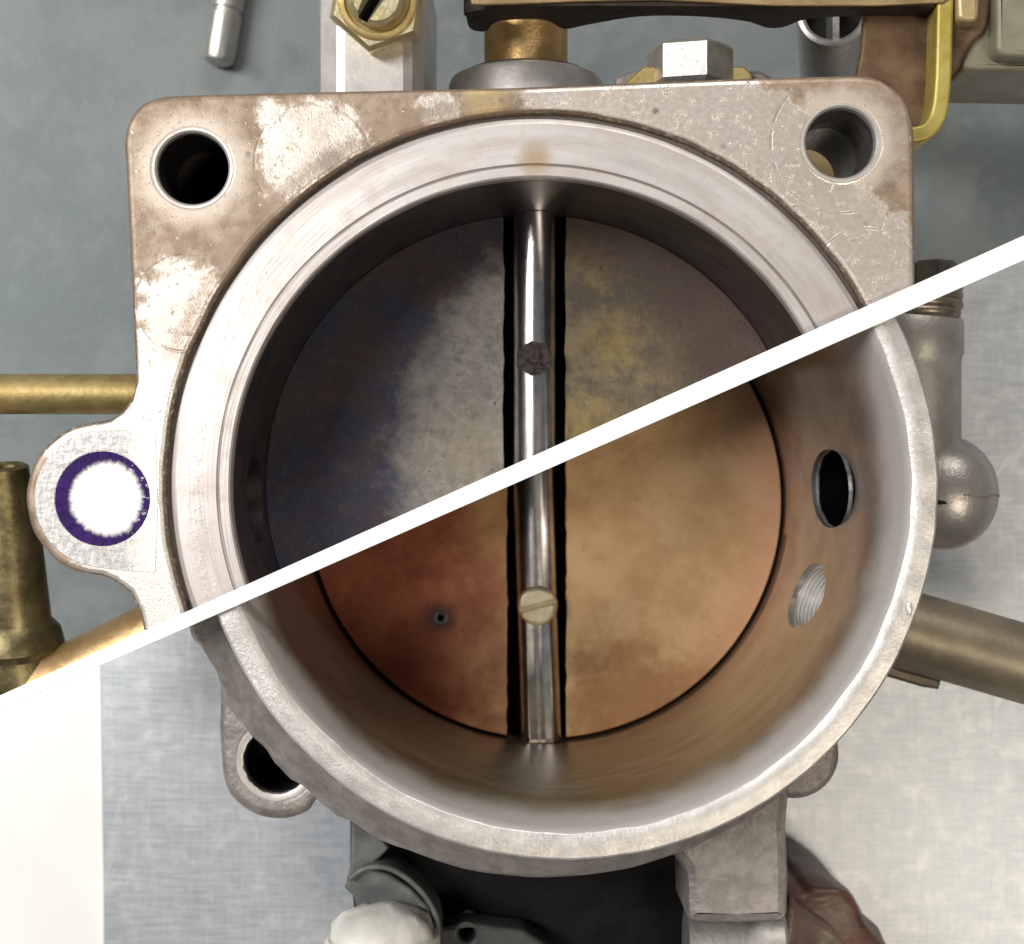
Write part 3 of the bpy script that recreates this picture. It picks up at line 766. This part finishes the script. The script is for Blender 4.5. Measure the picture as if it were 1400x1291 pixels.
lip = bmesh.new(); u, v = frame(n1); rings = []
for t, r in ((-.05, 4.78), (.3, 4.85), (.45, 4.8), (.45, 4.68), (.3, 4.68), (.05, 4.7)):
    rings.append([lip.verts.new(h1 + n1 * t + (u * math.cos(2 * PI * k / 64) + v * math.sin(2 * PI * k / 64)) * (r + .10 * nz((k * .5, t, 0), 1.1))) for k in range(64)])
for i in range(6):
    for k in range(64): lip.faces.new((rings[i][k], rings[i][(k + 1) % 64], rings[(i + 1) % 6][(k + 1) % 64], rings[(i + 1) % 6][k]))
finish('port_lip', tall(lip, h1, K1), MCD, boreL, 'L')
tp = []
for i in range(15):
    t = i / 14; tp.append((t, 4.12 if i % 2 else 3.9))
b2 = bmesh.new(); u, v = frame(n2); rings = []
for t, r in tp + [(1.0, 4.4), (0, 4.4)]:
    rings.append([b2.verts.new(h2 + n2 * (.5 + 3.4 * t) + (u * math.cos(2 * PI * k / 56) + v * math.sin(2 * PI * k / 56)) * r) for k in range(56)])
for i in range(len(rings)):
    A, B = rings[i], rings[(i + 1) % len(rings)]
    for k in range(56): b2.faces.new((A[k], A[(k + 1) % 56], B[(k + 1) % 56], B[k]))
finish('threaded_hole', tall(b2, h2, K2), MHT, boreL, 'L', 30)
finish('hole_floor', tall(rod(h2 + n2 * 3.7, h2 + n2 * 4.6, 4.1, 40, .05), h2, K2), MSD, boreL, 'L')
# skirt below the rim, set off towards the lower left
def jit_sk(i, a, r, z):
    rough = max(0, math.cos(a - math.radians(205))) ** 6
    return r + (.10 + 1.0 * rough) * nz((math.cos(a) * 30, math.sin(a) * 30, z), .33) + .5 * rough * nz((math.cos(a) * 30, math.sin(a) * 30, z), .9, 4), z
prof = [LP(500, -3.4), LP(507, -3.5), LP(520, -5, -8, 6), LP(534, -7, -18, -13), LP(540, -9, -24, -17), LP(541, -14, -24, -17), LP(530, -20, -24, -17), LP(500, -24, -12, -8), LP(490, -24), LP(488, -6)]
finish('skirt', lathe(prof, CL, 320, jit_sk), MCG, lb, 'L', 40)

# copper coloured leaves, shaft and screw
ax0, ax1 = U(729, 650, HL), U(739.5, 1005, HL)
ctr = Vector((CL.x + SHX * HL, CL.y + SHY * HL, HL))
mid = (ax0 + ax1) / 2; adir = (ax1 - ax0).normalized(); rot = Matrix.Rotation(math.atan2(adir.x, -adir.y), 4, 'Z')
cc = Vector((ax0.x + (ax1.x - ax0.x) * ((ctr.y - ax0.y) / (ax1.y - ax0.y)), ctr.y, HL))
hq = U(602, 845, HL)
for s in (-1, 1):
    holes = [[(hq.x + .55 * math.cos(2 * PI * k / 20), hq.y + .55 * math.sin(2 * PI * k / 20)) for k in range(20)]] if s < 0 else []
    leaf(ctr, sp(422), HL - .8, s, sp(53), 1.6, 'plate_leaf', MPL, lb, 'L', holes, cc.x + .35)
finish('idle_hole_bush', lathe([(.5, HL + .05), (.8, HL + .12), (1.15, HL - .03), (1.15, HL - .5), (.5, HL - .5)], hq, 32), MSN, lb, 'L')
finish('light_block_disc', rod((ctr.x, ctr.y, HL - 8), (ctr.x, ctr.y, HL - 5), sp(423), 128), MCB, lb, 'L')  # lower black disc, likewise added to stop light from below
sl = sp(36); sA = cc - adir * sp(430); sB = cc + adir * sp(424); sA.z = sB.z = HL + .4
scp = U(735, 828, HL + 3.0)
ts = (scp - sA).dot(adir) / (sB - sA).length
bm = turned(sA, sB, [(0, sl), (ts - .01, sl), (ts, sl)] + [(ts + .005 + (1 - ts - .005) * i / 12, sl) for i in range(13)], 128)
for v in bm.verts:
    t = (v.co - sA).dot(adir) / (sB - sA).length
    if t > ts + .004:
        off = (v.co - sA).dot(Vector((-adir.y, adir.x, 0)))
        v.co.z = min(v.co.z, HL + .4 + sl * .80 + .10 * abs(abs(off) - .5) - .25 * (t - ts))
shl = finish('shaft', bm, MSL, lb, 'L', 30)
cutb = rod(scp + Vector((-4, -1.05, .85)), scp + Vector((4, 1.05, .85)), .52, 4, .01)
bm = boolean(turned(scp + Vector((0, 0, -2.6)), scp + Vector((0, 0, .95)), [(0, 2.55), (.70, 2.75), (.84, 2.68), (.95, 2.45), (1, 2.1)], 56), [cutb])
finish('slotted_screw', bm, MSC, shl, 'L', 30)

# lugs and foot
z = -13
def clear_bore(b):
    return boolean(b, [turned((CL.x - 1.5, CL.y - 2.6, -75), (CL.x, CL.y, 2), [(0, sp(505)), (1, sp(490))], 96)])
lug = finish('mounting_lug', clear_bore(slab([catmull([(290, 860), (299, 930), (299, 1000), (303, 1060), (320, 1095), (350, 1116), (385, 1121), (418, 1112), (440, 1092), (520, 1080), (640, 1010), (560, 880), (420, 800)], 8), circ((378, 1040), 45, 40)], z, 9, 1.2, 3, .15)), MCG, lb, 'L', 40)
q = U(378, 1040, z)
finish('lug_hole_lip', lathe([(sp(45, z), z - 1), (sp(46, z), z - .05), (sp(50, z), z + .07), (sp(55, z), z + .04), (sp(56, z), z - .5)], q, 60, lambda i, a, r, zz: (r + .18 * nz((a * 5, i, 0), 1.1), zz)), MAL, lug, 'L')
finish('lug_shade_liner', lathe([(sp(42.5, z), z - .6), (sp(44.5, z), z - .5), (sp(44.5, z), z - 9), (sp(42.5, z), z - 9)], q, 48), MBK, lug, 'L')  # black liner paints the shade inside the lug hole
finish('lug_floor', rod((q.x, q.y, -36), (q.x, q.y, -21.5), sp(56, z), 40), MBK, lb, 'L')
finish('mounting_lug', slab([circ((1087, 1032), 62, 40)], -15, 9, 1.0, 3), MCG, lb, 'L', 40)
z = -12.5
foot = finish('foot', slab([[(900, 1100), (905, 1165), (922, 1172), (934, 1186), (938, 1205), (939, 1246)] + arc((952, 1250), 13, 190, 265, 6) + [(1010, 1265)] + arc((1065, 1249), 13, 275, 350, 6) + [(1079, 1200), (1076, 1130), (1081, 1080), (1082, 1000)]], z, 13, 1.25, 1), MCG, lb, 'L', 30)
q = U(1005, 1262, -26)
finish('foot_bush', rod((U(938, 0, -28).x, q.y - 3.5, -28), (U(1070, 0, -28).x, q.y - 3.5, -28), 5.0, 48, .4), MST, lb, 'L')

# right hand boss, dome, spring, hose stub
z = -22
bx1 = U(1252, 0, z).x; rr = sp(70, z)
finish('side_boss', turned((bx1, U(0, 424, z).y, z - 2), (bx1, U(0, 720, z).y, z - 2), [(0, rr - 1.6), (.02, rr - .5), (.06, rr), (.20, rr), (.22, rr - .25), (.25, rr - .3), (1, rr - .3)], 80), simple('boss_casting', (.30, .285, .26), (.38, .36, .335), .3, (.38, .5), .5, .05, 1.8), lb, 'L', 30)
dome = finish('dome_boss', ball(U(1290, 674, z), sp(73, z), (1, 1.08, .9), 5), simple('dome_casting', (.36, .335, .315), (.44, .41, .39), .3, (.30, .42), .6, .05, 1.8), lb, 'L')
finish('dome_nub', ball(U(1297, 673, z + 4.9), 1.1, (1, .8, .5), 3), MCG, dome, 'L')
dc = U(1290, 674, z); dr = sp(73, z)
finish('parting_line', sweep([Vector((dc.x + dr * math.sin(a_), dc.y - .25 + .12 * math.sin(a_ * 9), dc.z + dr * .9 * math.cos(a_) * .995)) for a_ in [.12 + .075 * i for i in range(19)]], .14, 8), MCG, dome, 'L', 60)
finish('dome_slot', slab([[(1283, 684), (1306, 685), (1306, 690), (1283, 690)]], z + 5.6, 1.5, .15), MCB, dome, 'L')
pts = []
for i in range(140):
    t = i / 139; a = t * 2 * PI * 4 + .6
    pts.append(Vector((U(1258, 0, z).x + sp(52, z) * math.cos(a), U(0, 430 - 50 * t, z).y, z - 1 + sp(52, z) * math.sin(a))))
finish('spring', sweep(pts, .75, 12), simple('spring_wire', (.20, .165, .125), (.32, .27, .21), .5, (.3, .45), .8, .03, 2.0), lb, 'L', 60)
finish('spring_core', rod((U(1262, 0, z).x, U(0, 430, z).y, z - 2), (U(1262, 0, z).x, U(0, 380, z).y, z - 2), 3.4, 40), MSN, lb, 'L')
z = -27
a, b = U(1160, 838, z), U(1620, 971, z)
tubeR = finish('side_tube', turned(a, b, [(0, sp(54, z)), (.2, sp(54, z)), (1, sp(54, z))], 72), MHS, lb, 'L', 30)
finish('tube_clip', slab([[(1200, 900), (1232, 914), (1288, 930), (1284, 943), (1262, 940), (1215, 926)]], z - 1, 4, .4), simple('clip_brown', (.13, .10, .075), (.2, .16, .12), .4, (.4, .55), .4, .04, 2.0), tubeR, 'L')

# black sensor housing below the rim
z = -36
hs = finish('sensor_housing', clear_bore(slab([corners([(478, 1020, 10), (478, 1190, 14), (500, 1420, 10), (1072, 1420, 10), (1072, 1100, 10), (800, 960, 10)])], z, 28, .8)), MBK, lb, 'L')
finish('housing_flange', slab([corners([(570, 1274, 14), (640, 1262, 20), (716, 1272, 24), (760, 1300, 10), (760, 1400, 10), (560, 1400, 10)]), circ((638, 1277), 11, 24)], -29, 5, .5), MGP, hs, 'L')
# grey curved quadrant
qp = catmull([(472, 1213), (496, 1194), (530, 1192), (562, 1210), (588, 1236), (600, 1268), (600, 1330)], 8, False)
quad = finish('quadrant', slab([[(480, 1110), (479, 1180), (474, 1206), (470, 1214), (484, 1228), (487, 1246), (520, 1290)] + [(530, 1330), (590, 1330), (597, 1264), (585, 1240), (562, 1216), (532, 1196), (505, 1188), (515, 1178), (532, 1160), (500, 1120)]], -27, 5, .4), MGM, lb, 'L')
finish('quadrant_rim', slab([ribbon(catmull([(476, 1204), (500, 1188), (530, 1188), (560, 1205), (585, 1232), (598, 1264), (600, 1330)], 5, False), 8)], -25.5, 6, .3), MGM, quad, 'L')
p0, p1 = U(526, 1345, -24), U(520, 1236, -24)
bm = turned(p0, p1, [(0, 6.4), (.35, 6.6), (.55, 6.5), (.75, 5.9), (.88, 4.6), (.95, 3.2), (1, 1.6)], 64)
for v in bm.verts: v.co += Vector((nz(v.co, .3), nz(v.co, .3, 3), nz(v.co, .3, 6))) * .8 + Vector((nz(v.co, 1.1), nz(v.co, 1.1, 3), nz(v.co, 1.1, 6))) * .18
bush = finish('nylon_bush', bm, MNY, lb, 'L', 60)
finish('bush_collar', turned(p0 + (p1 - p0) * .40, p0 + (p1 - p0) * .62, [(0, 6.75), (.15, 7.0), (.85, 6.95), (1, 6.6)], 64), MNY, bush, 'L', 40)

# ================================================================== loose things
so = empty('threaded_stud', 'small silver pin lying loose on the grey sheet near the top left', 'pin')
a, b = U(298, 88, ZB + 2.4), U(330, -110, ZB + 2.4)
finish('pin_shank', turned(a, b, [(0, 1.5), (.02, 2.2), (.05, 2.42), (.34, 2.42), (.35, 2.2), (.37, 2.2), (.38, 2.42), (1, 2.42)], 48), simple('nickel_pin', (.60, .585, .52), (.70, .685, .62), .3, (.28, .4), .85, .03, 2.0), so, 'U', 30)

cl = empty('rubber_cover', 'crumpled red-brown rubber cover lying beside the foot at the lower right', 'cover')
def crumple(pts, z, th, name, mat, seed):
    b = slab([catmull(pts, 8)], z, th, 1.2, 3)
    bmesh.ops.subdivide_edges(b, edges=[e for e in b.edges if e.calc_length() > 2], cuts=3, use_grid_fill=True)
    for v in b.verts: v.co += Vector((nz(v.co, .16, seed), nz(v.co, .16, seed + 3), 1.6 * nz(v.co, .14, seed + 5))) * 1.3
    return finish(name, b, mat, cl, 'L', 60)
crumple([(1066, 1208), (1092, 1222), (1112, 1214), (1140, 1220), (1166, 1240), (1186, 1270), (1230, 1310), (1240, 1400), (1060, 1400)], -40, 29.8, 'outer_fold', MRB, 2.0)
crumple([(1072, 1244), (1096, 1240), (1124, 1250), (1150, 1272), (1160, 1310), (1150, 1400), (1066, 1400)], -37.5, 8, 'inner_fold', simple('brown_rubber_face', (.13, .085, .065), (.2, .14, .11), .2, (.3, .45), 0, .1, .6), 6.0)

# collage divider line built as a straight white strip across both halves
t0, t1 = [], []
for x in (-420, 0, 700, 1400, 1900):
    t0.append((x, 951 - .4493 * x)); t1.append((x, 970.3 - .4388 * x))
bm = slab([t0 + t1[::-1]], .85, .6, .06, 1)
st = finish('divider_strip', bm, MWS)
tag(st, 'white collage divider line built as a long thin strip diagonally across both throttle body halves', 'strip')
